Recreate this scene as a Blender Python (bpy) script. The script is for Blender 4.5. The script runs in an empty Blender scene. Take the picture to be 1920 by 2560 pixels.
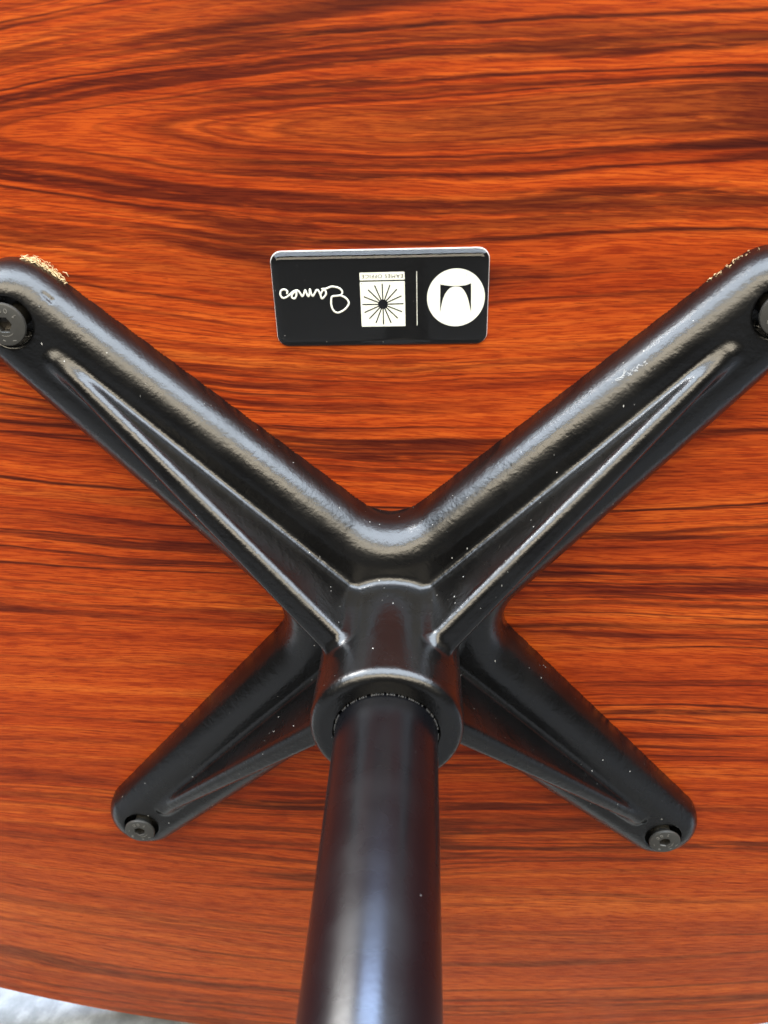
import bpy, bmesh, math, random
import numpy as np
from mathutils import Matrix, Vector

random.seed(7)
rng = np.random.default_rng(7)
scene = bpy.context.scene
COL = scene.collection

# ------------------------------------------------------------------ camera
# The table stands on its edge.  Table frame: u right, v up, w out of the
# underside.  World: X = u, Z = v + RISE, Y = -w.
TOP_A, TOP_B = 0.425, 0.2935          # half axes of the tabletop
RISE = TOP_B + 0.0025                 # height of the column axis over the ground
FRAME = Matrix(((1, 0, 0), (0, 0, -1), (0, 1, 0)))
cam_data = bpy.data.cameras.new('camera')
cam = bpy.data.objects.new('camera', cam_data)
COL.objects.link(cam)
cam_data.sensor_fit = 'VERTICAL'
cam_data.sensor_height = 36.0
cam_data.sensor_width = 27.0
cam_data.lens = 36.0 * 2018.163 / 2560.0
cam_data.clip_start = 0.005
cam_data.clip_end = 200.0
a, b, c = -0.5278007, 0.0447032, -0.0265764
R = Matrix.Rotation(c, 3, 'Z') @ Matrix.Rotation(b, 3, 'Y') @ Matrix.Rotation(a, 3, 'X')
pos = FRAME @ Vector((0.0115751, 0.1734963, 0.2326711)) + Vector((0, 0, RISE))
cam.matrix_world = Matrix.Translation(pos) @ (FRAME @ R).to_4x4()
cam_data.dof.use_dof = True
cam_data.dof.focus_distance = 0.268
cam_data.dof.aperture_fstop = 20.0
scene.camera = cam

# ------------------------------------------------------------------ light
# Close-up in soft daylight: added wide lamps above stand in for it, dim surroundings.
world = bpy.data.worlds.new('World')
scene.world = world
world.use_nodes = True
bg = world.node_tree.nodes['Background']
bg.inputs['Color'].default_value = (0.95, 0.97, 1.0, 1.0)
bg.inputs['Strength'].default_value = 0.04


def area_lamp(name, watts, color, loc, aim, sx, sy):
    d = bpy.data.lights.new(name, 'AREA')
    d.shape = 'RECTANGLE'
    d.size, d.size_y = sx, sy
    d.energy = watts
    d.color = color
    o = bpy.data.objects.new(name, d)
    COL.objects.link(o)
    o.location = loc
    o.rotation_euler = (Vector(loc) - Vector(aim)).to_track_quat('Z', 'Y').to_euler()
    return o


area_lamp('overhead_daylight', 150.0, (0.78, 0.88, 1.0), (0.0, -0.20, RISE + 1.20), (0.0, -0.20, 0.0), 3.6, 1.3)
area_lamp('front_warm_daylight', 44.0, (1.0, 0.88, 0.68), (0.0, -1.25, RISE + 0.95), (0.0, 0.0, RISE), 3.4, 0.55)
area_lamp('left_daylight', 52.0, (1.0, 0.98, 0.94), (-0.85, 0.30, RISE + 1.0), (0.0, -0.1, RISE), 0.6, 0.6)
area_lamp('rear_blue_fill', 85.0, (0.42, 0.60, 1.0), (0.05, 0.62, RISE + 1.25), (0.0, -0.1, RISE), 0.7, 0.55)  # added unseen lamp for the blue sheen on the column
scene.render.engine = 'CYCLES'
vs = scene.view_settings
vs.view_transform = 'Standard'
vs.look = 'None'
vs.exposure = 0.06
vs.gamma = 1.0
vs.use_curve_mapping = False


# ------------------------------------------------------------------ node helpers
class NT:
    def __init__(self, name):
        self.mat = bpy.data.materials.new(name)
        self.mat.use_nodes = True
        self.t = self.mat.node_tree
        self.bsdf = self.t.nodes['Principled BSDF']

    def put(self, sock, v):
        if v is None:
            return
        if hasattr(v, 'is_output') or isinstance(v, bpy.types.NodeSocket):
            self.t.links.new(v, sock)
        elif isinstance(v, (tuple, list)):
            sock.default_value = (*v, 1.0) if (len(v) == 3 and sock.type == 'RGBA') else v
        else:
            sock.default_value = v

    def m(self, op, x, y=None, z=None, clamp=False):
        n = self.t.nodes.new('ShaderNodeMath')
        n.operation = op
        n.use_clamp = clamp
        for i, q in enumerate((x, y, z)):
            if q is not None:
                self.put(n.inputs[i], q)
        return n.outputs[0]

    def coords(self):
        n = self.t.nodes.new('ShaderNodeTexCoord')
        s = self.t.nodes.new('ShaderNodeSeparateXYZ')
        self.t.links.new(n.outputs['Object'], s.inputs[0])
        return n.outputs['Object'], s.outputs[0], s.outputs[1], s.outputs[2]

    def vec(self, x, y, z=0.0):
        n = self.t.nodes.new('ShaderNodeCombineXYZ')
        for i, q in enumerate((x, y, z)):
            self.put(n.inputs[i], q)
        return n.outputs[0]

    def noise(self, v, scale=1.0, detail=2.0, rough=0.5, dim='3D', dist=0.0):
        n = self.t.nodes.new('ShaderNodeTexNoise')
        n.noise_dimensions = dim
        self.t.links.new(v, n.inputs['Vector'])
        n.inputs['Scale'].default_value = scale
        n.inputs['Detail'].default_value = detail
        n.inputs['Roughness'].default_value = rough
        n.inputs['Distortion'].default_value = dist
        return n.outputs[0]

    def ramp(self, f, stops, mode='LINEAR'):
        n = self.t.nodes.new('ShaderNodeValToRGB')
        cr = n.color_ramp
        cr.interpolation = mode
        while len(cr.elements) < len(stops):
            cr.elements.new(0.5)
        for e, (p, col) in zip(cr.elements, stops):
            e.position = p
            e.color = (*col, 1.0) if len(col) == 3 else col
        self.t.links.new(f, n.inputs[0])
        return n.outputs[0]

    def step(self, x, lo, hi, a=0.0, b=1.0):
        n = self.t.nodes.new('ShaderNodeMapRange')
        n.interpolation_type = 'SMOOTHSTEP'
        self.put(n.inputs[0], x)
        n.inputs[1].default_value = lo
        n.inputs[2].default_value = hi
        n.inputs[3].default_value = a
        n.inputs[4].default_value = b
        return n.outputs[0]

    def mix(self, f, x, y, mode='MIX'):
        n = self.t.nodes.new('ShaderNodeMix')
        n.data_type = 'RGBA'
        n.blend_type = mode
        self.put(n.inputs[0], f)
        self.put(n.inputs[6], x)
        self.put(n.inputs[7], y)
        return n.outputs[2]

    def bump(self, h, strength, dist, normal=None):
        n = self.t.nodes.new('ShaderNodeBump')
        n.inputs['Strength'].default_value = strength
        n.inputs['Distance'].default_value = dist
        self.put(n.inputs['Height'], h)
        if normal is not None:
            self.t.links.new(normal, n.inputs['Normal'])
        return n.outputs[0]

    def specks(self, v, scale, radius, share, stretch=None):
        """small dust grains: 0/1 mask from randomly kept Voronoi cells"""
        n = self.t.nodes.new('ShaderNodeTexVoronoi')
        n.feature = 'F1'
        self.t.links.new(v, n.inputs['Vector'])
        n.inputs['Scale'].default_value = scale
        s = self.t.nodes.new('ShaderNodeSeparateColor')
        self.t.links.new(n.outputs['Color'], s.inputs[0])
        keep = self.m('LESS_THAN', s.outputs[0], share)
        rad = self.m('MULTIPLY', self.m('ADD', s.outputs[1], 0.35), radius)
        near = self.m('LESS_THAN', n.outputs['Distance'], rad)
        return self.m('MULTIPLY', keep, near)

    def out(self, **kw):
        for k, v in kw.items():
            self.put(self.bsdf.inputs[k.replace('_', ' ')], v)
        return self.mat


# ------------------------------------------------------------------ materials
def mat_wood():
    t = NT('rosewood_laminate')
    obj, u, v, w = t.coords()
    # broad wandering of the grain
    w1 = t.noise(t.vec(t.m('MULTIPLY', u, 2.2), t.m('MULTIPLY', v, 6.0), 3.1), 1.0, 2.0)
    w2 = t.noise(t.vec(t.m('MULTIPLY', u, 14.0), t.m('MULTIPLY', v, 45.0), 7.7), 1.0, 3.0)
    vv = t.m('ADD', v, t.m('MULTIPLY', t.m('SUBTRACT', w1, 0.5), 0.040))
    vv = t.m('ADD', vv, t.m('MULTIPLY', t.m('SUBTRACT', w2, 0.5), 0.0055))
    # lower half: lines sag towards the middle
    sag = t.m('MULTIPLY', t.step(v, -0.05, -0.24), 0.55)
    vv = t.m('SUBTRACT', vv, t.m('MULTIPLY', sag, t.m('MULTIPLY', u, u)))
    # flame figure opening to the right, its tip near the upper left
    dv = t.m('SUBTRACT', vv, 0.157)
    rho = t.m('SQRT', t.m('ADD', t.m('MULTIPLY', dv, dv), 0.000012))
    fan = t.m('MULTIPLY', t.step(t.m('ABSOLUTE', dv), 0.02, 0.20, 1.0, 0.25), t.step(u, -0.32, 0.02, 0.0, 0.034))
    g = t.m('ADD', t.m('SUBTRACT', rho, fan), t.m('MULTIPLY', dv, 0.22))
    # bands
    def strip(fg, fu, z, detail=3.0, rough=0.55):
        return t.noise(t.vec(t.m('MULTIPLY', g, fg), t.m('MULTIPLY', u, fu), z), 1.0, detail, rough)
    s1 = strip(75.0, 1.8, 0.0, 2.0)
    s2 = strip(260.0, 6.0, 1.0, 3.0)
    s3 = strip(800.0, 26.0, 2.0, 3.0, 0.6)
    s = t.m('ADD', t.m('MULTIPLY', s1, 0.46), t.m('ADD', t.m('MULTIPLY', s2, 0.34), t.m('MULTIPLY', s3, 0.20)))
    col = t.ramp(s, [(0.30, (0.150, 0.0140, 0.0030)), (0.41, (0.255, 0.0300, 0.0040)),
                     (0.50, (0.350, 0.0485, 0.0058)), (0.58, (0.430, 0.0760, 0.0090)),
                     (0.70, (0.510, 0.1120, 0.0160))])
    # dark vein lines, gathered in groups
    brk = t.step(t.noise(t.vec(t.m('MULTIPLY', u, 38.0), t.m('MULTIPLY', g, 520.0), 2.0), 1.0, 4.0, 0.65), 0.24, 0.50)
    grp = t.step(strip(26.0, 1.6, 5.0, 2.0), 0.395, 0.575)
    ln = t.m('ABSOLUTE', t.m('SUBTRACT', strip(140.0, 2.4, 9.0, 2.0), 0.5))
    ln = t.step(ln, 0.050, 0.006)
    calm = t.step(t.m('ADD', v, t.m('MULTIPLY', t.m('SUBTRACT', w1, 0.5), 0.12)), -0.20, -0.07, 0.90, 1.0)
    quiet = t.m('MULTIPLY', t.step(u, -0.02, -0.12), t.m('MULTIPLY', t.step(v, 0.02, -0.05), t.step(v, -0.24, -0.17)))
    haze_mask = calm
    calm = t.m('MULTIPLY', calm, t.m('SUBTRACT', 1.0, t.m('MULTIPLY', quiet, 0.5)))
    vein = t.m('MULTIPLY', t.m('MULTIPLY', grp, ln), brk)
    col = t.mix(t.m('MULTIPLY', t.m('MULTIPLY', vein, calm), 0.88), col, (0.046, 0.0055, 0.003))
    # soft brown bands beside the veins
    sb_ = t.m('MULTIPLY', t.step(strip(120.0, 3.0, 31.0, 3.0), 0.52, 0.66), t.m('ADD', 0.25, t.m('MULTIPLY', grp, 0.75)))
    col = t.mix(t.m('MULTIPLY', sb_, 0.42), col, (0.120, 0.0140, 0.004))
    # many hair-thin flowing lines
    hl = t.step(t.m('ABSOLUTE', t.m('SUBTRACT', strip(360.0, 3.6, 41.0, 1.0), 0.5)), 0.060, 0.010)
    hl = t.m('MULTIPLY', hl, t.step(strip(60.0, 5.0, 47.0, 2.0), 0.40, 0.58))
    col = t.mix(t.m('MULTIPLY', t.m('MULTIPLY', hl, calm), 0.55), col, (0.085, 0.0095, 0.0035))
    # a few long bold lines
    ln2 = t.m('ABSOLUTE', t.m('SUBTRACT', strip(42.0, 1.1, 21.0, 1.0), 0.5))
    ln2 = t.m('MULTIPLY', t.step(ln2, 0.022, 0.003), t.m('ADD', 0.30, t.m('MULTIPLY', brk, 0.70)))
    pres = t.step(strip(20.0, 4.0, 13.0, 2.0), 0.38, 0.54)
    col = t.mix(t.m('MULTIPLY', t.m('MULTIPLY', t.m('MULTIPLY', ln2, pres), calm), 0.9), col, (0.036, 0.005, 0.003))
    col = t.mix(t.step(haze_mask, 0.90, 1.0, 0.26, 0.0), col, (0.33, 0.092, 0.020))  # paler brown low down puts the gloss haze into the wood colour
    # fine fibre flecks lying at a slight angle to the grain
    vf = t.m('ADD', vv, t.m('MULTIPLY', u, 0.05))
    f1 = t.noise(t.vec(t.m('MULTIPLY', u, 85.0), t.m('MULTIPLY', vf, 1800.0)), 1.0, 3.0, 0.65, '2D')
    fib = t.step(f1, 0.36, 0.60, 0.68, 1.10)
    fib2 = t.step(f1, 0.36, 0.60, 0.52, 1.17)
    col = t.mix(1.0, col, t.vec(fib, fib2, fib2), 'MULTIPLY')
    pores = t.noise(t.vec(t.m('MULTIPLY', u, 170.0), t.m('MULTIPLY', vf, 2300.0), 4.0), 1.0, 1.0)
    pores = t.step(pores, 0.64, 0.72)
    col = t.mix(t.m('MULTIPLY', pores, 0.55), col, (0.075, 0.009, 0.003))
    dust = t.specks(t.vec(u, v), 55.0, 0.016, 0.16)
    col = t.mix(t.m('MULTIPLY', dust, 0.8), col, (0.75, 0.6, 0.45))
    nrm = t.bump(f1, 0.06, 0.0002)
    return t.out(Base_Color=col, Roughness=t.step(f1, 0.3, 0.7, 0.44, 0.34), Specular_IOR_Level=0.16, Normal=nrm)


def mat_paint(name, base, rough, orange, lumps, speck_share, spec=1.6):
    t = NT(name)
    obj, x, y, z = t.coords()
    peel = t.noise(obj, 900.0, 2.0, 0.55)
    lump = t.noise(obj, 260.0, 3.0, 0.6, dist=0.4)
    n1 = t.bump(lump, lumps, 0.0006)
    n2 = t.bump(peel, orange, 0.00025, n1)
    d1 = t.specks(obj, 260.0, 0.050, speck_share)
    d2 = t.specks(t.vec(t.m('ADD', x, 0.31), t.m('MULTIPLY', y, 0.40), z), 640.0, 0.085, speck_share * 0.55)
    clump = t.step(t.noise(obj, 30.0, 2.0), 0.42, 0.62)
    dust = t.m('MAXIMUM', d1, t.m('MULTIPLY', d2, clump))
    col = t.mix(t.m('MULTIPLY', dust, 0.75), base, (0.55, 0.53, 0.48))
    r = t.step(t.noise(obj, 60.0, 3.0), 0.3, 0.7, rough - 0.035, rough + 0.045)
    return t.out(Base_Color=col, Roughness=t.m('ADD', r, t.m('MULTIPLY', dust, 0.4)),
                 IOR=spec, Normal=n2)


def mat_plain(name, base, rough, spec=0.5, metal=0.0, coat=0.0):
    t = NT(name)
    obj, x, y, z = t.coords()
    n = t.noise(obj, 700.0, 2.0)
    col = t.mix(t.step(n, 0.3, 0.7, 0.0, 1.0), tuple(q * 0.93 for q in base), base)
    return t.out(Base_Color=col, Roughness=rough, Specular_IOR_Level=spec, Metallic=metal, Coat_Weight=coat, Coat_Roughness=0.05)


def mat_dome():
    """clear resin: a see-through body under a mirror-smooth skin, with dust grains on it"""
    t = NT('clear_resin')
    obj, x, y, z = t.coords()
    nt = t.t
    tr = nt.nodes.new('ShaderNodeBsdfTransparent')
    gl = nt.nodes.new('ShaderNodeBsdfGlossy')
    smear = t.step(t.noise(t.vec(t.m('MULTIPLY', x, 60.0), t.m('MULTIPLY', y, 200.0)), 1.0, 3.0), 0.45, 0.8)
    t.put(gl.inputs['Roughness'], t.m('ADD', 0.04, t.m('MULTIPLY', smear, 0.06)))
    fr = nt.nodes.new('ShaderNodeFresnel')
    fr.inputs['IOR'].default_value = 1.5
    ge = nt.nodes.new('ShaderNodeNewGeometry')
    m1 = nt.nodes.new('ShaderNodeMixShader')
    t.put(m1.inputs[0], t.m('MULTIPLY', fr.outputs[0], t.m('SUBTRACT', 1.0, ge.outputs['Backfacing'])))
    nt.links.new(tr.outputs[0], m1.inputs[1])
    nt.links.new(gl.outputs[0], m1.inputs[2])
    df = nt.nodes.new('ShaderNodeBsdfDiffuse')
    df.inputs['Color'].default_value = (0.6, 0.58, 0.53, 1)
    m2 = nt.nodes.new('ShaderNodeMixShader')
    t.put(m2.inputs[0], t.m('MULTIPLY', t.specks(obj, 420.0, 0.060, 0.34), 0.5))
    nt.links.new(m1.outputs[0], m2.inputs[1])
    nt.links.new(df.outputs[0], m2.inputs[2])
    nt.links.new(m2.outputs[0], nt.nodes['Material Output'].inputs['Surface'])
    return t.mat


def mat_ground():
    t = NT('darkened_ground')  # unseen ground darkened so the black paint has little to reflect
    obj, x, y, z = t.coords()
    n1 = t.noise(obj, 160.0, 4.0, 0.6)
    n2 = t.noise(obj, 5.0, 3.0, 0.5)
    f = t.m('ADD', t.m('MULTIPLY', n1, 0.65), t.m('MULTIPLY', n2, 0.35))
    col = t.ramp(f, [(0.36, (0.030, 0.030, 0.030)), (0.52, (0.050, 0.049, 0.047)), (0.68, (0.085, 0.083, 0.078))])
    return t.out(Base_Color=col, Roughness=0.85, Normal=t.bump(n1, 0.4, 0.003))


def mat_sheet():
    t = NT('pale_floor_surface')
    obj, x, y, z = t.coords()
    n1 = t.noise(obj, 75.0, 4.0, 0.6)
    n2 = t.noise(obj, 14.0, 3.0, 0.5)
    f = t.m('ADD', t.m('MULTIPLY', n1, 0.65), t.m('MULTIPLY', n2, 0.35))
    col = t.ramp(f, [(0.42, (0.120, 0.124, 0.116)), (0.52, (0.160, 0.165, 0.155)), (0.62, (0.25, 0.255, 0.24))])
    return t.out(Base_Color=col, Roughness=0.7, Normal=t.bump(n1, 0.35, 0.002))


M_WOOD = mat_wood()
M_CAST = mat_paint('black_powder_coat', (0.0022, 0.0021, 0.0020), 0.255, 0.26, 0.24, 0.34, 1.64)
M_POST = mat_paint('black_satin_tube', (0.0022, 0.0022, 0.0028), 0.28, 0.05, 0.02, 0.07, 1.44)
M_SCREW = mat_plain('black_oxide_steel', (0.040, 0.038, 0.033), 0.38, 0.5)
M_MARK = mat_plain('worn_raised_mark', (0.16, 0.15, 0.13), 0.35, 0.5)
M_SOCKET = mat_plain('worn_steel_socket', (0.055, 0.05, 0.042), 0.30, 0.5, 0.6)
M_SCUFF = mat_plain('scraped_paint', (0.26, 0.26, 0.25), 0.5)
M_STEEL = mat_plain('bare_steel_thread', (0.14, 0.135, 0.13), 0.45, 0.5, 0.5)
M_LABEL = mat_plain('black_label_face', (0.004, 0.004, 0.004), 0.35, 0.3)
M_DOME = mat_dome()
M_WHITE = mat_plain('cream_print', (0.76, 0.755, 0.64), 0.30, 0.4)
M_INK = mat_plain('black_print', (0.005, 0.005, 0.005), 0.12, 0.5)
M_BACK = mat_plain('white_adhesive_backing', (0.86, 0.86, 0.84), 0.5)
M_DUST = mat_plain('pale_sawdust', (0.72, 0.54, 0.30), 0.8, 0.2)
M_GROUND = mat_ground()
M_SHEET = mat_sheet()


# ------------------------------------------------------------------ mesh helpers
def obj_from(name, verts, faces, mat, parent=None, smooth=True, normals=None):
    me = bpy.data.meshes.new(name)
    me.from_pydata([tuple(map(float, p)) for p in verts], [], [tuple(map(int, f)) for f in faces])
    me.materials.append(mat)
    if smooth:
        me.polygons.foreach_set('use_smooth', [True] * len(me.polygons))
    me.update()
    if normals is not None:
        me.normals_split_custom_set_from_vertices([tuple(map(float, n)) for n in normals])
    o = bpy.data.objects.new(name, me)
    COL.objects.link(o)
    if parent is not None:
        o.parent = parent
    return o


def bm_obj(name, bm, mat, parent=None, smooth_angle=None):
    me = bpy.data.meshes.new(name)
    bmesh.ops.recalc_face_normals(bm, faces=bm.faces[:])
    bm.to_mesh(me)
    bm.free()
    me.materials.append(mat)
    if smooth_angle is not None:
        me.polygons.foreach_set('use_smooth', [True] * len(me.polygons))
        me.set_sharp_from_angle(angle=math.radians(smooth_angle))
    o = bpy.data.objects.new(name, me)
    COL.objects.link(o)
    if parent is not None:
        o.parent = parent
    return o


def lathe(bm, prof, seg, close_start=False, close_end=False):
    rings = []
    for r, z in prof:
        rings.append([bm.verts.new((r * math.cos(2 * math.pi * i / seg), r * math.sin(2 * math.pi * i / seg), z)) for i in range(seg)])
    for p, q in zip(rings, rings[1:]):
        for i in range(seg):
            j = (i + 1) % seg
            bm.faces.new((p[i], p[j], q[j], q[i]))
    if close_start:
        bm.faces.new(rings[0][::-1])
    if close_end:
        bm.faces.new(rings[-1])


# ------------------------------------------------------------------ the setting
gb = bmesh.new()
bmesh.ops.create_grid(gb, x_segments=8, y_segments=8, size=20.0)
ground = bm_obj('ground', gb, M_GROUND)
ground['kind'] = 'structure'

# added sheet as pale floor on the darkened ground, behind and under the table
SH = 0.003                            # its thickness
fb = bmesh.new()
bmesh.ops.create_grid(fb, x_segments=90, y_segments=60, size=0.5)
for q in fb.verts:
    e = max(abs(q.co.x), abs(q.co.y)) * 2
    ww = 0.0016 * math.sin(q.co.x * 23 + 2 * math.sin(q.co.y * 9)) * math.sin(q.co.y * 31 + q.co.x * 5)
    X, Y = q.co.x * 1.5, q.co.y * 1.0 + 0.42
    flat = min(1.0, math.hypot(X / 0.30, Y / 0.06) ** 2)
    q.co = Vector((X, Y, SH + flat * abs(ww)))
low = bmesh.ops.extrude_face_region(fb, geom=fb.faces[:])
for q in low['geom']:
    if isinstance(q, bmesh.types.BMVert):
        q.co.z = 0.0004
sheet = bm_obj('pale_floor_sheet', fb, M_SHEET, None, 50)
sheet['label'] = 'pale mottled sheet added as floor under the curved edge of the tabletop'
sheet['category'] = 'packing sheet'

# ------------------------------------------------------------------ the table
table = bpy.data.objects.new('table', None)
COL.objects.link(table)
table.rotation_euler = (math.pi / 2, 0, 0)
table.location = (0, 0, 0)            # the tabletop's rim presses into the sheet
table['label'] = 'upturned table with red-brown rosewood top and black cast four-arm pedestal bracket'
table['category'] = 'table'
ORG = Vector((0, RISE, 0))            # column axis in the table's frame


def at_axis(o):
    o.location = ORG
    return o


# tabletop: an oval slab, its underside at w = 0
tb = bmesh.new()
SEG = 240
prof = [(0.0012, 0.0), (0.0, -0.0012), (0.0, -0.0210), (0.0015, -0.0225)]
rings = []
for inset, wz in prof:
    rings.append([tb.verts.new(((TOP_A - inset) * math.cos(2 * math.pi * i / SEG), (TOP_B - inset) * math.sin(2 * math.pi * i / SEG), wz)) for i in range(SEG)])
for p, q in zip(rings, rings[1:]):
    for i in range(SEG):
        j = (i + 1) % SEG
        tb.faces.new((p[i], p[j], q[j], q[i]))
tb.faces.new(rings[0])
tb.faces.new(rings[-1][::-1])
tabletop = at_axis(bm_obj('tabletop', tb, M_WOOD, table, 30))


# ---- cast bracket: one distance field, meshed once, then divided into parts (mm)
H_BODY, R_EDGE = 11.8, 9.0
R_HUB, H_HUB = 22.7, 62.6
A_SCREW = 152.03
R0, R1 = 25.2, 15.6
HEAD_W = 14.3


def uneven_capsule(x, y):
    """tapered arm along +x from r=R0 at 0 to r=R1 at A_SCREW"""
    y = np.abs(y)
    k = (R0 - R1) / A_SCREW
    q = math.sqrt(1 - k * k)
    kk = -k * y + q * x          # projection on the slanted edge
    d_edge = q * y + k * x - R0
    d0 = np.hypot(x, y) - R0
    d1 = np.hypot(x - A_SCREW, y) - R1
    return np.where(kk < 0, d0, np.where(kk > q * q * A_SCREW / q, d1, d_edge))


def u_round(p, q, r):
    return np.maximum(r, np.minimum(p, q)) - np.hypot(np.maximum(r - p, 0), np.maximum(r - q, 0))


def sdf(u, v, w):
    x, y = np.abs(u), np.abs(v)
    s = math.sqrt(0.5)
    al, cr = (x + y) * s, (y - x) * s
    dA = uneven_capsule(al, cr)
    dB = uneven_capsule((x - y) * s, (x + y) * s)       # neighbour across the u axis
    dC = uneven_capsule((y - x) * s, (x + y) * s)       # neighbour across the v axis
    d2 = u_round(dA, np.minimum(dB, dC), 13.0)
    d2 = d2 + 0.03 * np.maximum(w, 0)
    hb = H_BODY + 0.044 * np.maximum(A_SCREW - al, 0)      # the casting thickens towards the hub
    re = R_EDGE + 0.62 * (hb - H_BODY)
    qx, qy = d2 + re, w - (hb - re)
    body = np.minimum(np.maximum(qx, qy), 0) + np.hypot(np.maximum(qx, 0), np.maximum(qy, 0)) - re
    # hub
    r = np.hypot(u, v)
    hr = R_HUB + 0.012 * (w - 60)
    rl = 3.6
    qx, qy = r - hr + rl, w - H_HUB + rl
    hub = np.minimum(np.maximum(qx, qy), 0) + np.hypot(np.maximum(qx, 0), np.maximum(qy, 0)) - rl
    # rib: a thin gusset rising from near the screw to high on the hub
    slope = (43.6 - 13.6) / (136.0 - 22.5)
    nl = math.hypot(1, slope)
    top = (w - 13.6 - slope * (136.0 - al)) / nl
    th = 2.9 + 0.017 * np.maximum(136.0 - al, 0) + 0.018 * np.maximum(slope * (136.0 - al) + 13.6 - w, 0)
    rr = 2.8
    end = al - 138.5
    qx, qy, qz = np.abs(cr) - th + rr, top + rr, end + rr
    rib = np.minimum(np.maximum(np.maximum(qx, qy), qz), 0) + np.sqrt(np.maximum(qx, 0) ** 2 + np.maximum(qy, 0) ** 2 + np.maximum(qz, 0) ** 2) - rr
    d = u_round(body, rib, 2.2)
    d = u_round(d, hub, 3.0)
    # bore, screw holes, flat foot
    d = np.maximum(d, 15.45 - r)
    hole = np.maximum(np.hypot(al - A_SCREW, cr) - 7.15, 3.0 - w)
    kk = 0.9
    hh = np.clip(0.5 + 0.5 * (d + hole) / kk, 0, 1)
    d = -hole * (1 - hh) + d * hh + kk * hh * (1 - hh)
    return np.maximum(d, -0.25 - w)


STEP = 0.75
NX = int(127 / STEP)
xs = ((np.arange(NX) + 0.5) * STEP).astype(np.float32)
zs = (-1.2 + np.arange(int(66.0 / STEP)) * STEP).astype(np.float32)
qf = sdf(xs[:, None, None], xs[None, :, None], zs[None, None, :]).astype(np.float32)
qf = np.concatenate([qf[::-1], qf], axis=0)
F = np.concatenate([qf[:, ::-1], qf], axis=1)
fx = np.concatenate([-xs[::-1], xs])


def dent(u, v, w):
    """a casting flaw on one arm's flank"""
    du, dv_, dw = u - DENT[0], v - DENT[1], w - DENT[2]
    t = np.clip(du * DENT_D[0] + dv_ * DENT_D[1], -1.3, 1.3)
    return np.sqrt((du - t * DENT_D[0]) ** 2 + (dv_ - t * DENT_D[1]) ** 2 + dw ** 2) - 0.62


DENT, DENT_D = (-95.2, 114.0, 10.5), (0.66, -0.75)
for it in range(40):                  # settle the flaw on the arm's surface
    if float(sdf(np.array(DENT[0]), np.array(DENT[1]), np.array(DENT[2]))) < 0.45:
        break
    DENT = (DENT[0], DENT[1], DENT[2] - 0.15)
sdf_cast = sdf


def sdf(u, v, w):
    d, e = sdf_cast(u, v, w), -dent(u, v, w)
    k = 0.8
    h = np.clip(0.5 + 0.5 * (d - e) / k, 0, 1)
    return e * (1 - h) + d * h + k * h * (1 - h)


F = np.where(np.abs(F) < 3, np.maximum(F, -dent(fx[:, None, None], fx[None, :, None], zs[None, None, :])), F)
ins = F < 0
nx, ny, nz = F.shape
cnt = np.zeros((nx - 1, ny - 1, nz - 1), np.int8)
for i in (0, 1):
    for j in (0, 1):
        for k in (0, 1):
            cnt += ins[i:nx - 1 + i, j:ny - 1 + j, k:nz - 1 + k]
act = (cnt > 0) & (cnt < 8)
I, J, K = np.nonzero(act)
vid = -np.ones(act.shape, np.int32)
vid[I, J, K] = np.arange(len(I))
acc = np.zeros((len(I), 3))
num = np.zeros(len(I))
cs = [(i, j, k) for i in (0, 1) for j in (0, 1) for k in (0, 1)]
for p in range(8):
    for q in range(p + 1, 8):
        cp, cq = cs[p], cs[q]
        if sum(abs(m - n) for m, n in zip(cp, cq)) != 1:
            continue
        fp = F[I + cp[0], J + cp[1], K + cp[2]]
        fq = F[I + cq[0], J + cq[1], K + cq[2]]
        x = (fp < 0) != (fq < 0)
        t = np.where(x, fp / np.where(x, fp - fq, 1), 0)
        pt = np.array(cp)[None] + t[:, None] * (np.array(cq) - np.array(cp))[None]
        acc += pt * x[:, None]
        num += x
acc /= num[:, None]
V = np.stack([fx[I] + acc[:, 0] * STEP, fx[J] + acc[:, 1] * STEP, zs[K] + acc[:, 2] * STEP], 1).astype(np.float64)


def grad(P, e=0.05):
    g = np.zeros_like(P)
    for ax in range(3):
        d = np.zeros(3)
        d[ax] = e
        A, B = P + d, P - d
        g[:, ax] = sdf(A[:, 0], A[:, 1], A[:, 2]) - sdf(B[:, 0], B[:, 1], B[:, 2])
    return g / (2 * e)


for _ in range(3):
    d = sdf(V[:, 0], V[:, 1], V[:, 2])
    g = grad(V)
    stp = d[:, None] * g / np.maximum((g * g).sum(1), 0.25)[:, None]
    V -= np.clip(stp, -0.35, 0.35)
NRM = grad(V, 0.22)
NRM /= np.maximum(np.linalg.norm(NRM, axis=1), 1e-6)[:, None]
quads = []
for ax in range(3):
    lo = [slice(1, -1)] * 3
    hi = [slice(1, -1)] * 3
    lo[ax] = slice(0, -1)
    hi[ax] = slice(1, None)
    A, B = ins[tuple(lo)], ins[tuple(hi)]
    off = [1, 1, 1]
    off[ax] = 0
    e1, e2 = [(1, 2), (2, 0), (0, 1)][ax]
    for mask, flip in ((A & ~B, False), (~A & B, True)):
        idx = [q + o for q, o in zip(np.nonzero(mask), off)]

        def cell(d1, d2):
            m = [q.copy() for q in idx]
            m[e1] -= d1
            m[e2] -= d2
            return vid[m[0], m[1], m[2]]
        q4 = np.stack([cell(1, 1), cell(0, 1), cell(0, 0), cell(1, 0)], 1)
        quads.append(q4[:, ::-1] if flip else q4)
Q = np.concatenate(quads)
Q = Q[(Q >= 0).all(1)]
cen = V[Q].mean(1)
rad = np.hypot(cen[:, 0], cen[:, 1])
al = (np.abs(cen[:, 0]) + np.abs(cen[:, 1])) * math.sqrt(.5)
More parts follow.
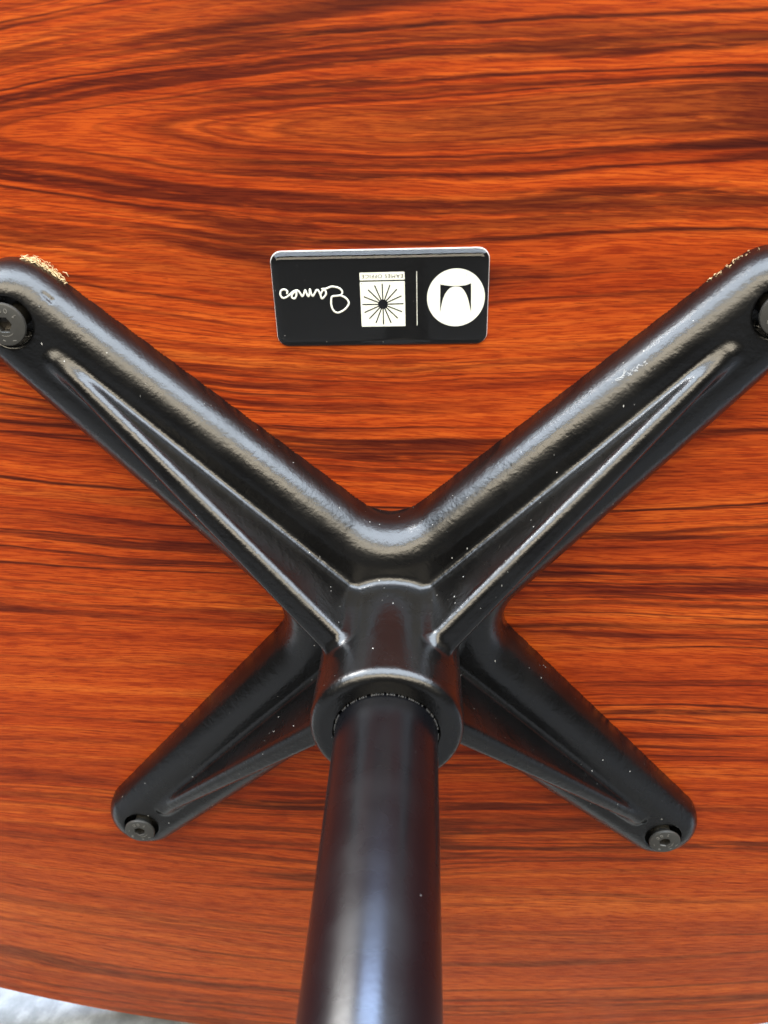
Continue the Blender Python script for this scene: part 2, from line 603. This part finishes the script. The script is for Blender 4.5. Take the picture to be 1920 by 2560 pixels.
cr = np.abs(np.abs(cen[:, 1]) - np.abs(cen[:, 0])) * math.sqrt(.5)
quad_id = (cen[:, 0] > 0).astype(int) + 2 * (cen[:, 1] > 0).astype(int)
is_hub = rad < 25.0
is_rib = (~is_hub) & (cr < 7.0) & (al < 140.8) & (cen[:, 2] > H_BODY + 0.044 * (A_SCREW - al) - 0.1)


def cast_part(name, mask, parent):
    f = Q[mask]
    used, inv = np.unique(f, return_inverse=True)
    return obj_from(name, V[used] / 1000.0, inv.reshape(f.shape), M_CAST, parent, True, NRM[used])


bracket = at_axis(cast_part('pedestal_bracket', is_hub, table))
for k in (2, 3, 0, 1):
    cast_part('arm', (~is_hub) & (~is_rib) & (quad_id == k), bracket)
    cast_part('rib', is_rib & (quad_id == k), bracket)



def on_cast(u, v, w0=22.0):
    w = w0
    for _ in range(60):
        d = float(sdf(np.array(u), np.array(v), np.array(w)))
        if d < 0.01:
            break
        w -= max(d * 0.6, 0.01)
    return w


sv, sf = [], []
for i in range(26):
    f = rng.random()
    cu, cv = 66.5 + 8.0 * f + rng.normal(0, 0.25), 88.6 + 5.0 * f + rng.normal(0, 0.3)
    ang = math.radians(35 + rng.normal(0, 28))
    L, tk = rng.uniform(0.4, 1.8) * (1.25 - f), rng.uniform(0.09, 0.20)
    ends = [(cu - math.cos(ang) * L / 2, cv - math.sin(ang) * L / 2), (cu + math.cos(ang) * L / 2, cv + math.sin(ang) * L / 2)]
    b0 = len(sv)
    for (x, y) in ends:
        z = on_cast(x, y)
        for du, dv_, dz in ((-math.sin(ang) * tk, math.cos(ang) * tk, -0.03), (0, 0, tk * 0.9), (math.sin(ang) * tk, -math.cos(ang) * tk, -0.03)):
            sv.append(((x + du) / 1000, (y + dv_) / 1000, (z + dz) / 1000))
    sf += [(b0, b0 + 1, b0 + 4, b0 + 3), (b0 + 1, b0 + 2, b0 + 5, b0 + 4), (b0, b0 + 2, b0 + 1), (b0 + 3, b0 + 4, b0 + 5)]
obj_from('scuff', sv, sf, M_SCUFF, bracket, False)['label'] = 'pale scuff of scraped paint on one arm'

# ---- column tube and the thread ring in its mouth
cb = bmesh.new()
lathe(cb, [(0.0138, 0.030), (0.0150, 0.0301), (0.0150, 0.6995), (0.0145, 0.700)], 128, True, True)
at_axis(bm_obj('column', cb, M_POST, table, 40))
rb = bmesh.new()
n = 150
for i in range(n):
    if rng.random() < 0.25:
        continue
    t0 = 2 * math.pi * i / n
    t1 = t0 + 2 * math.pi / n * rng.uniform(0.25, 0.8)
    vsn = []
    for zz in (0.0620, 0.0627):
        for rr_ in (0.01495, 0.01525):
            for tt in (t0, t1):
                vsn.append(rb.verts.new((rr_ * math.cos(tt), rr_ * math.sin(tt), zz)))
    for f in ((0, 1, 3, 2), (4, 6, 7, 5), (0, 4, 5, 1), (2, 3, 7, 6), (0, 2, 6, 4), (1, 5, 7, 3)):
        rb.faces.new([vsn[k] for k in f])
at_axis(bm_obj('thread_ring', rb, M_STEEL, table))

# ---- screws (mm): flat head with a bevelled rim and a hexagon socket
def make_screw():
    bm = bmesh.new()
    seg = 48
    hexr = []
    for i in range(seg):
        t = 2 * math.pi * i / seg
        m = (t % (math.pi / 3)) - math.pi / 6
        hexr.append(1.95 / math.cos(m))
    def ring(rad, z):
        return [bm.verts.new(((rad[i] if isinstance(rad, list) else rad) * math.cos(2 * math.pi * i / seg) / 1000,
                              (rad[i] if isinstance(rad, list) else rad) * math.sin(2 * math.pi * i / seg) / 1000, z / 1000)) for i in range(seg)]
    zt = HEAD_W
    rs = [ring([h + 0.10 for h in hexr], zt - 0.12), ring([h + 0.22 for h in hexr], zt), ring(5.75, zt), ring(6.05, zt - 0.14),
          ring(6.15, zt - 0.45), ring(6.15, zt - 1.0), ring(5.9, zt - 1.2), ring(3.4, zt - 4.0), ring(3.4, -6.0)]
    for p, q in zip(rs, rs[1:]):
        for i in range(seg):
            j = (i + 1) % seg
            bm.faces.new((p[i], p[j], q[j], q[i]))
    bm.faces.new(rs[-1])
    o = bm_obj('screw', bm, M_SCREW, table, 35)
    sb = bmesh.new()
    def ring2(rad, z):
        return [sb.verts.new((rad[i] * math.cos(2 * math.pi * i / seg) / 1000, rad[i] * math.sin(2 * math.pi * i / seg) / 1000, z / 1000)) for i in range(seg)]
    r2 = [ring2([h + 0.10 for h in hexr], zt - 0.12), ring2(hexr, zt - 0.3), ring2(hexr, zt - 2.6), ring2([h * 0.1 for h in hexr], zt - 3.2)]
    for p, q in zip(r2, r2[1:]):
        for i in range(seg):
            j = (i + 1) % seg
            sb.faces.new((p[i], p[j], q[j], q[i]))
    sb.faces.new(r2[-1])
    s = bm_obj('hexagon_socket', sb, M_SOCKET, o, 25)
    # worn raised marks round the head
    mb = bmesh.new()
    def stroke(pts, wd=0.20, h=0.10):
        for (x0, y0), (x1, y1) in zip(pts, pts[1:]):
            dx, dy = x1 - x0, y1 - y0
            L = math.hypot(dx, dy) or 1
            nx_, ny_ = -dy / L * wd / 2, dx / L * wd / 2
            lo = [(x0 + nx_, y0 + ny_), (x1 + nx_, y1 + ny_), (x1 - nx_, y1 - ny_), (x0 - nx_, y0 - ny_)]
            b0 = [mb.verts.new((x / 1000, y / 1000, (zt - 0.02) / 1000)) for x, y in lo]
            b1 = [mb.verts.new((x / 1000, y / 1000, (zt + h) / 1000)) for x, y in lo]
            mb.faces.new(b1)
            for i in range(4):
                j = (i + 1) % 4
                mb.faces.new((b0[i], b0[j], b1[j], b1[i]))
    def loop(cx, cy, rx, ry, a0=0, a1=360, k=10):
        return [(cx + rx * math.cos(math.radians(a0 + (a1 - a0) * i / k)), cy + ry * math.sin(math.radians(a0 + (a1 - a0) * i / k))) for i in range(k + 1)]
    stroke(loop(1.55, 3.95, 0.42, 0.60))
    stroke(loop(-0.25, 4.35, 0.45, 0.30, -60, 200, 8))
    stroke(loop(-0.25, 3.75, 0.45, 0.30, -200, 60, 8))
    stroke([(3.0, 2.2), (4.2, 2.75)])
    stroke([(3.0, 2.2), (3.5, 2.0)])
    stroke([(1.6, -4.6), (2.6, -4.55)])
    stroke(loop(0.0, 0.0, 3.3, 3.3, -110, -50, 6), 0.16, 0.05)
    stroke([(-1.2, -4.4), (-0.5, -4.7)])
    stroke([(-3.6, 2.3), (-4.2, 1.5)])
    stroke(loop(-4.1, -1.6, 0.45, 0.45, 30, 300, 8))
    k = bm_obj('head_marking', mb, M_MARK, o)
    return o, s, k


first = make_screw()
P = A_SCREW * math.sqrt(.5) / 1000
for n_, (sx, sy, rz) in enumerate(((-1, 1, 14), (1, 1, 52), (-1, -1, 20), (1, -1, 48))):
    if n_ == 0:
        o, kids = first[0], first[1:]
    else:
        o = first[0].copy()
        COL.objects.link(o)
        kids = []
        for ch in first[1:]:
            q = ch.copy()
            COL.objects.link(q)
            q.parent = o
    o.location = ORG + Vector((sx * P, sy * P, 0))
    o.rotation_euler = (0, 0, math.radians(rz if n_ else 0))

# ---- maker's plate stuck to the underside (mm, centred on LC)
LC = (-1.56, 109.56)
LW, LH, LR = 61.8, 27.4, 3.2
T_BACK, T_FACE, T_DOME = 0.30, 0.60, 2.10


def rr_dist(x, y, w=LW, h=LH, r=LR):
    qx, qy = abs(x) - w / 2 + r, abs(y) - h / 2 + r
    return -(min(max(qx, qy), 0) + math.hypot(max(qx, 0), max(qy, 0)) - r)


def dome(x, y):
    d = max(rr_dist(x, y), 0.0)
    e = min(d / 2.3, 1.0)
    return T_FACE + 0.12 + (T_DOME - T_FACE - 0.27) * (1 - (1 - e) ** 1.7) \
        + 0.15 * (1 - (2 * x / LW) ** 2) * (1 - (2 * y / LH) ** 2) * e


def rr_outline(inset, seg=10):
    pts = []
    w, h, r = LW / 2 - inset, LH / 2 - inset, max(LR - inset, 0.15)
    for cx, cy, a0 in ((w - r, h - r, 0), (-w + r, h - r, 90), (-w + r, -h + r, 180), (w - r, -h + r, 270)):
        for i in range(seg + 1):
            t = math.radians(a0 + 90 * i / seg)
            pts.append((cx + r * math.cos(t), cy + r * math.sin(t)))
    # extra points along the straight sides so the shallow crown is smooth
    out = []
    for p, q in zip(pts, pts[1:] + pts[:1]):
        L = math.hypot(q[0] - p[0], q[1] - p[1])
        k = max(1, int(L / 2.5))
        for i in range(k):
            out.append((p[0] + (q[0] - p[0]) * i / k, p[1] + (q[1] - p[1]) * i / k))
    return out


insets = [0, 0.03, 0.08, 0.16, 0.3, 0.5, 0.75, 1.0, 1.3, 1.6, 1.9, 2.2, 2.5, 2.8, 3.1]
base = rr_outline(0)
N0 = len(base)


def scaled_ring(inset):
    # the same points pushed inwards along the outline's distance field
    res = []
    for x, y in base:
        e = 0.01
        gx = (rr_dist(x * .999 + e, y * .999) - rr_dist(x * .999 - e, y * .999)) / (2 * e)
        gy = (rr_dist(x * .999, y * .999 + e) - rr_dist(x * .999, y * .999 - e)) / (2 * e)
        L = math.hypot(gx, gy) or 1
        res.append((x + gx / L * inset, y + gy / L * inset))
    return res


def ring_faces(bm, rings):
    for p, q in zip(rings, rings[1:]):
        for i in range(N0):
            j = (i + 1) % N0
            bm.faces.new((p[i], p[j], q[j], q[i]))
    bm.faces.new(rings[-1])


plate_bm = bmesh.new()
ring_faces(plate_bm, [[plate_bm.verts.new((x / 1000, y / 1000, z / 1000)) for x, y in scaled_ring(q)]
                      for q, z in ((0.0, T_BACK - 0.05), (0.0, T_FACE - 0.05), (0.05, T_FACE))])
plate = bm_obj('label_plate', plate_bm, M_LABEL, table, 30)
plate.location = ORG + Vector((LC[0] / 1000, LC[1] / 1000, 0))
plate.rotation_euler = (0, 0, math.radians(0.15))
plate['label'] = 'glossy black domed label with cream printed emblems'
dome_bm = bmesh.new()
rings = [[dome_bm.verts.new((x / 1000, y / 1000, (T_FACE + 0.012) / 1000)) for x, y in scaled_ring(0.02)]]
for q in insets:
    rings.append([dome_bm.verts.new((x / 1000, y / 1000, dome(x, y) / 1000)) for x, y in scaled_ring(q + 0.02)])
inner = scaled_ring(3.12)
for s_ in (0.93, 0.85, 0.75, 0.62, 0.48, 0.32, 0.15):
    rings.append([dome_bm.verts.new((x * s_ / 1000, y * s_ / 1000, dome(x * s_, y * s_) / 1000)) for x, y in inner])
ring_faces(dome_bm, rings)
bm_obj('clear_dome', dome_bm, M_DOME, plate, 60)

bb = bmesh.new()
ob = [(x * 1.004, y * 1.010 + 0.12) for x, y in base]
lo = [bb.verts.new((x / 1000, y / 1000, -0.0001)) for x, y in ob]
hi = [bb.verts.new((x / 1000, y / 1000, (T_BACK + 0.02) / 1000)) for x, y in ob]
for i in range(N0):
    j = (i + 1) % N0
    bb.faces.new((lo[i], lo[j], hi[j], hi[i]))
bb.faces.new(hi)
bb.faces.new(lo[::-1])
bm_obj('backing', bb, M_BACK, plate, 30)


def print_mesh(name, polys, mat, lift, cut=1.2):
    """flat print laid on the dome: polygons in plate mm, cut finely and lifted onto the crown"""
    bm = bmesh.new()
    for poly in polys:
        vsn = [bm.verts.new((x, y, 0)) for x, y in poly]
        bm.faces.new(vsn)
    bmesh.ops.triangulate(bm, faces=bm.faces[:])
    for q in bm.verts:
        q.co = Vector((q.co.x / 1000, q.co.y / 1000, (T_FACE + lift) / 1000))
    for f in bm.faces:
        if f.normal.z < 0:
            f.normal_flip()
    me = bpy.data.meshes.new(name)
    bm.normal_update()
    for f in bm.faces:
        if f.normal.z < 0:
            f.normal_flip()
        f.smooth = True
    bm.to_mesh(me)
    bm.free()
    me.materials.append(mat)
    o = bpy.data.objects.new(name, me)
    COL.objects.link(o)
    o.parent = plate
    return o


def rel(pts):
    return [(x - LC[0], y - LC[1]) for x, y in pts]


def round_quad(pts, r=0.3):
    out = []
    n = len(pts)
    for i in range(n):
        p0, p1, p2 = Vector(pts[i - 1]), Vector(pts[i]), Vector(pts[(i + 1) % n])
        a_, b_ = p1 + (p0 - p1).normalized() * r, p1 + (p2 - p1).normalized() * r
        for k in range(5):
            t = k / 4
            q = a_ * (1 - t) ** 2 + p1 * 2 * t * (1 - t) + b_ * t * t
            out.append((q.x, q.y))
    return out


def ellipse(cx, cy, rx, ry, k=72):
    return [(cx + rx * math.cos(2 * math.pi * i / k), cy + ry * math.sin(2 * math.pi * i / k)) for i in range(k)]


L1, L2 = 0.03, 0.06
print_mesh('emblem_disc', [ellipse(20.18 - LC[0], 109.55 - LC[1], 8.28, 8.33, 96)], M_WHITE, L1)
ML = [(15.68, 113.3), (15.85, 113.44), (17.16, 113.17), (18.69, 112.99), (20.11, 112.98), (20.11, 112.85), (19.35, 112.78),
      (18.48, 112.42), (17.72, 111.68), (16.97, 110.6), (16.33, 108.83), (15.9, 106.83), (15.65, 105.26)]
MR = [(20.11, 112.98), (21.53, 112.98), (22.84, 113.11), (24.43, 113.64), (24.6, 105.25), (24.26, 106.83), (23.82, 108.73),
      (23.23, 110.39), (22.54, 111.56), (21.87, 112.34), (21.1, 112.75), (20.11, 112.85)]
print_mesh('emblem_mark', [rel(ML), rel(MR)], M_INK, L2)
print_mesh('starburst_panel', [round_quad(rel([(-7.3, 101.48), (5.58, 101.5), (5.55, 114.6), (-7.3, 114.56)]), 0.25)], M_WHITE, L1)
print_mesh('title_strip', [round_quad(rel([(-7.3, 114.96), (5.55, 115.0), (5.55, 117.24), (-7.32, 117.18)]), 0.25)], M_WHITE, L1)
print_mesh('divider_line', [rel([(8.90, 101.6), (9.08, 101.6), (9.07, 117.28), (8.89, 117.28)])], M_WHITE, L1)
sb_c = (-0.84, 108.03)
rays = [(-0.91, 114.01), (1.32, 113.6), (3.24, 112.3), (4.56, 110.39), (5.11, 108.11), (4.63, 105.77), (3.33, 103.9), (1.38, 102.53),
        (-0.85, 102.1), (-3.06, 102.53), (-4.93, 103.86), (-6.31, 105.72), (-6.83, 108.06), (-6.35, 110.33), (-5.02, 112.3), (-3.11, 113.52)]
polys = [ellipse(sb_c[0] - LC[0], sb_c[1] - LC[1], 1.42, 1.42, 32)]
for i, (x, y) in enumerate(rays):
    d = Vector((x - sb_c[0], y - sb_c[1])).normalized()
    nrm = Vector((-d.y, d.x)) * 0.175
    s0 = Vector(sb_c) + d * 1.40
    e0 = Vector((x, y))
    polys.append(rel([tuple(s0 - nrm), tuple(e0 - nrm), tuple(e0 + nrm), tuple(s0 + nrm)]))
print_mesh('starburst', polys, M_INK, L2)


def strokes_mesh(name, lines, wd, mat, lift, rise=0.05):
    """pen strokes as shallow swept ridges, so crossings overlap as solids"""
    vsn, fcs = [], []
    for pts in lines:
        P_ = [Vector(p) for p in pts]
        P_ = [P_[0] * 2 - P_[1]] + P_ + [P_[-1] * 2 - P_[-2]]
        sm = []
        for i in range(1, len(P_) - 2):
            p0, p1, p2, p3 = P_[i - 1:i + 3]
            for k in range(5):
                t = k / 5
                sm.append(0.5 * ((2 * p1) + (p2 - p0) * t + (2 * p0 - 5 * p1 + 4 * p2 - p3) * t * t + (3 * p1 - p0 - 3 * p2 + p3) * t ** 3))
        sm.append(P_[-2])
        d0 = (sm[0] - sm[1]).normalized() * wd / 2
        d1 = (sm[-1] - sm[-2]).normalized() * wd / 2
        row = [(sm[0] + d0, 0.35), (sm[0] + d0 * 0.7, 0.75)] + [(q, 1.0) for q in sm] + [(sm[-1] + d1 * 0.7, 0.75), (sm[-1] + d1, 0.35)]
        b0 = len(vsn)
        for i, (q, sc_) in enumerate(row):
            d = (row[min(i + 1, len(row) - 1)][0] - row[max(i - 1, 0)][0]).normalized()
            nn = Vector((-d.y, d.x)) * wd / 2 * sc_
            for e, hh in ((-1, -0.02), (-0.9, rise * 0.7), (0, rise), (0.9, rise * 0.7), (1, -0.02)):
                p = q + nn * e
                vsn.append((p.x / 1000, p.y / 1000, (T_FACE + lift + hh) / 1000))
        for i in range(len(row) - 1):
            for e in range(4):
                a_ = b0 + i * 5 + e
                fcs.append((a_, a_ + 5, a_ + 6, a_ + 1))
    return obj_from(name, vsn, [f[::-1] for f in fcs], mat, plate, True)


SIG = [[(-28.55, 111.64), (-28.4, 112.23), (-28.94, 112.68), (-29.78, 112.72), (-30.39, 112.15), (-30.51, 111.18), (-29.99, 110.4),
        (-29.15, 110.39), (-27.96, 111.11), (-26.76, 112.07), (-25.75, 112.45), (-25.08, 112.18), (-24.59, 111.37), (-24.15, 110.7),
        (-23.68, 111.36), (-23.18, 112.46), (-22.89, 111.62), (-22.38, 110.64), (-21.99, 111.47), (-21.8, 112.78), (-21.57, 111.6),
        (-21.07, 110.74), (-20.37, 111.72), (-19.83, 112.48), (-19.24, 112.05), (-18.86, 111.01), (-18.54, 109.96), (-17.81, 110.44),
        (-17.27, 111.19), (-17.26, 112.03), (-17.75, 112.45), (-18.33, 112.04), (-18.73, 111.29)],
       [(-25.77, 112.22), (-25.9, 110.97), (-26.43, 110.14), (-27.06, 110.26), (-27.26, 110.82), (-26.88, 111.51), (-26.2, 112.09)],
       [(-18.22, 112.73), (-16.96, 112.85), (-15.82, 113.29), (-14.71, 113.3), (-13.49, 112.94), (-12.69, 112.3), (-12.5, 111.61),
        (-12.9, 110.92), (-13.89, 110.69), (-15.43, 110.52), (-15.79, 109.71), (-15.9, 108.59), (-15.7, 107.18), (-15.13, 106.19),
        (-14.17, 105.75), (-13.02, 106.09), (-11.71, 106.99), (-10.78, 108.31), (-11.03, 109.37), (-11.83, 110.21), (-12.85, 110.67)]]
strokes_mesh('signature', [rel(s) for s in SIG], 0.54, M_WHITE, L1)

# lettering on the title strip (reads upside down, like the whole plate)
fc = bpy.data.curves.new('lettering_curve', 'FONT')
fc.body = 'EAMES OFFICE'
fc.align_x = 'CENTER'
fc.align_y = 'CENTER'
fc.space_character = 1.12
fo = bpy.data.objects.new('lettering_source', fc)
COL.objects.link(fo)
dg = bpy.context.evaluated_depsgraph_get()
tm = bpy.data.meshes.new_from_object(fo.evaluated_get(dg))
bpy.data.objects.remove(fo)
co = np.array([q.co[:2] for q in tm.vertices])
mn, mx = co.min(0), co.max(0)
sc = np.array([11.75, 1.02]) / (mx - mn)
co = -(co - (mn + mx) / 2) * sc + np.array([-0.82 - LC[0], 116.06 - LC[1]])
print_mesh('lettering', [[tuple(co[i]) for i in p.vertices] for p in tm.polygons], M_INK, L2)
print_mesh('trade_mark', [rel([(-7.0, 113.86), (-6.6, 114.0), (-6.62, 114.14), (-7.02, 114.06)])], M_INK, L2)

# ------------------------------------------------------------------ sawdust caught at the arm tips
def sawdust(name, label, path, n, spread, seed):
    r = np.random.default_rng(seed)
    vsn, fcs = [], []
    path = np.array(path, float)
    for i in range(n):
        s = r.beta(1.6, 1.6) * (len(path) - 1)
        k = min(int(s), len(path) - 2)
        p = path[k] + (path[k + 1] - path[k]) * (s - k)
        tdir = path[k + 1] - path[k]
        tdir /= np.linalg.norm(tdir)
        ndir = np.array([-tdir[1], tdir[0]])
        if ndir[1] < 0:
            ndir = -ndir
        off = abs(r.normal(0, spread)) * math.sin(math.pi * (0.12 + 0.76 * s / (len(path) - 1))) - 0.35
        c3 = np.array([*(p + ndir * off), max(0.08, r.uniform(0.05, 1.5) * max(0.0, 1 - off / (2.2 * spread)))])
        ang = math.atan2(tdir[1], tdir[0]) + r.normal(0, 0.55)
        L = r.uniform(0.25, 0.6) if r.random() < 0.5 else r.uniform(0.7, 2.0)
        tk = r.uniform(0.05, 0.13)
        ax = np.array([math.cos(ang), math.sin(ang), r.normal(0, 0.25)])
        ax /= np.linalg.norm(ax)
        sd_ = np.cross(ax, [0, 0, 1.0])
        sd_ /= np.linalg.norm(sd_)
        up = np.cross(sd_, ax)
        bend = r.normal(0, 0.18) * L
        b0 = len(vsn)
        for q, (tt, wd) in enumerate(((-.5, .5), (0, 1.0), (.5, .4))):
            cpt = c3 + ax * tt * L + sd_ * (bend if q == 1 else 0)
            for (e1, e2) in ((1, 0), (0, 1), (-1, 0), (0, -1)):
                pt = cpt + (sd_ * e1 + up * e2) * tk * wd
                pt[2] = max(pt[2], -0.02)
                vsn.append(pt / 1000)
        for q in range(2):
            for e in range(4):
                f = (e + 1) % 4
                fcs.append((b0 + q * 4 + e, b0 + q * 4 + f, b0 + q * 4 + 4 + f, b0 + q * 4 + 4 + e))
        fcs.append((b0, b0 + 3, b0 + 2, b0 + 1))
        fcs.append((b0 + 8, b0 + 9, b0 + 10, b0 + 11))
    o = obj_from(name, vsn, fcs, M_DUST, None, False)
    o.matrix_world = Matrix.Translation((0, 0, RISE)) @ FRAME.to_4x4()
    o['kind'] = 'stuff'
    o['label'] = label
    o['category'] = 'sawdust'
    return o


def tip_path(sx, angs):
    cx, cy = sx * P * 1000, P * 1000
    return [(cx + sx * -1 * R1 * math.cos(math.radians(t)), cy + R1 * math.sin(math.radians(t))) for t in angs]


sawdust('sawdust', 'tuft of pale sawdust fibres along the bracket arm tip with the fully visible screw', [(-104.5, 123.2), (-100.5, 121.8), (-96.6, 119.0), (-92.5, 115.4)], 260, 0.9, 3)
sawdust('sawdust', 'thin crumbs of pale sawdust on the bracket arm with the scuffed flank', [(103.0, 122.8), (98.5, 120.4), (94.0, 116.9), (90.0, 113.2)], 38, 0.22, 5)
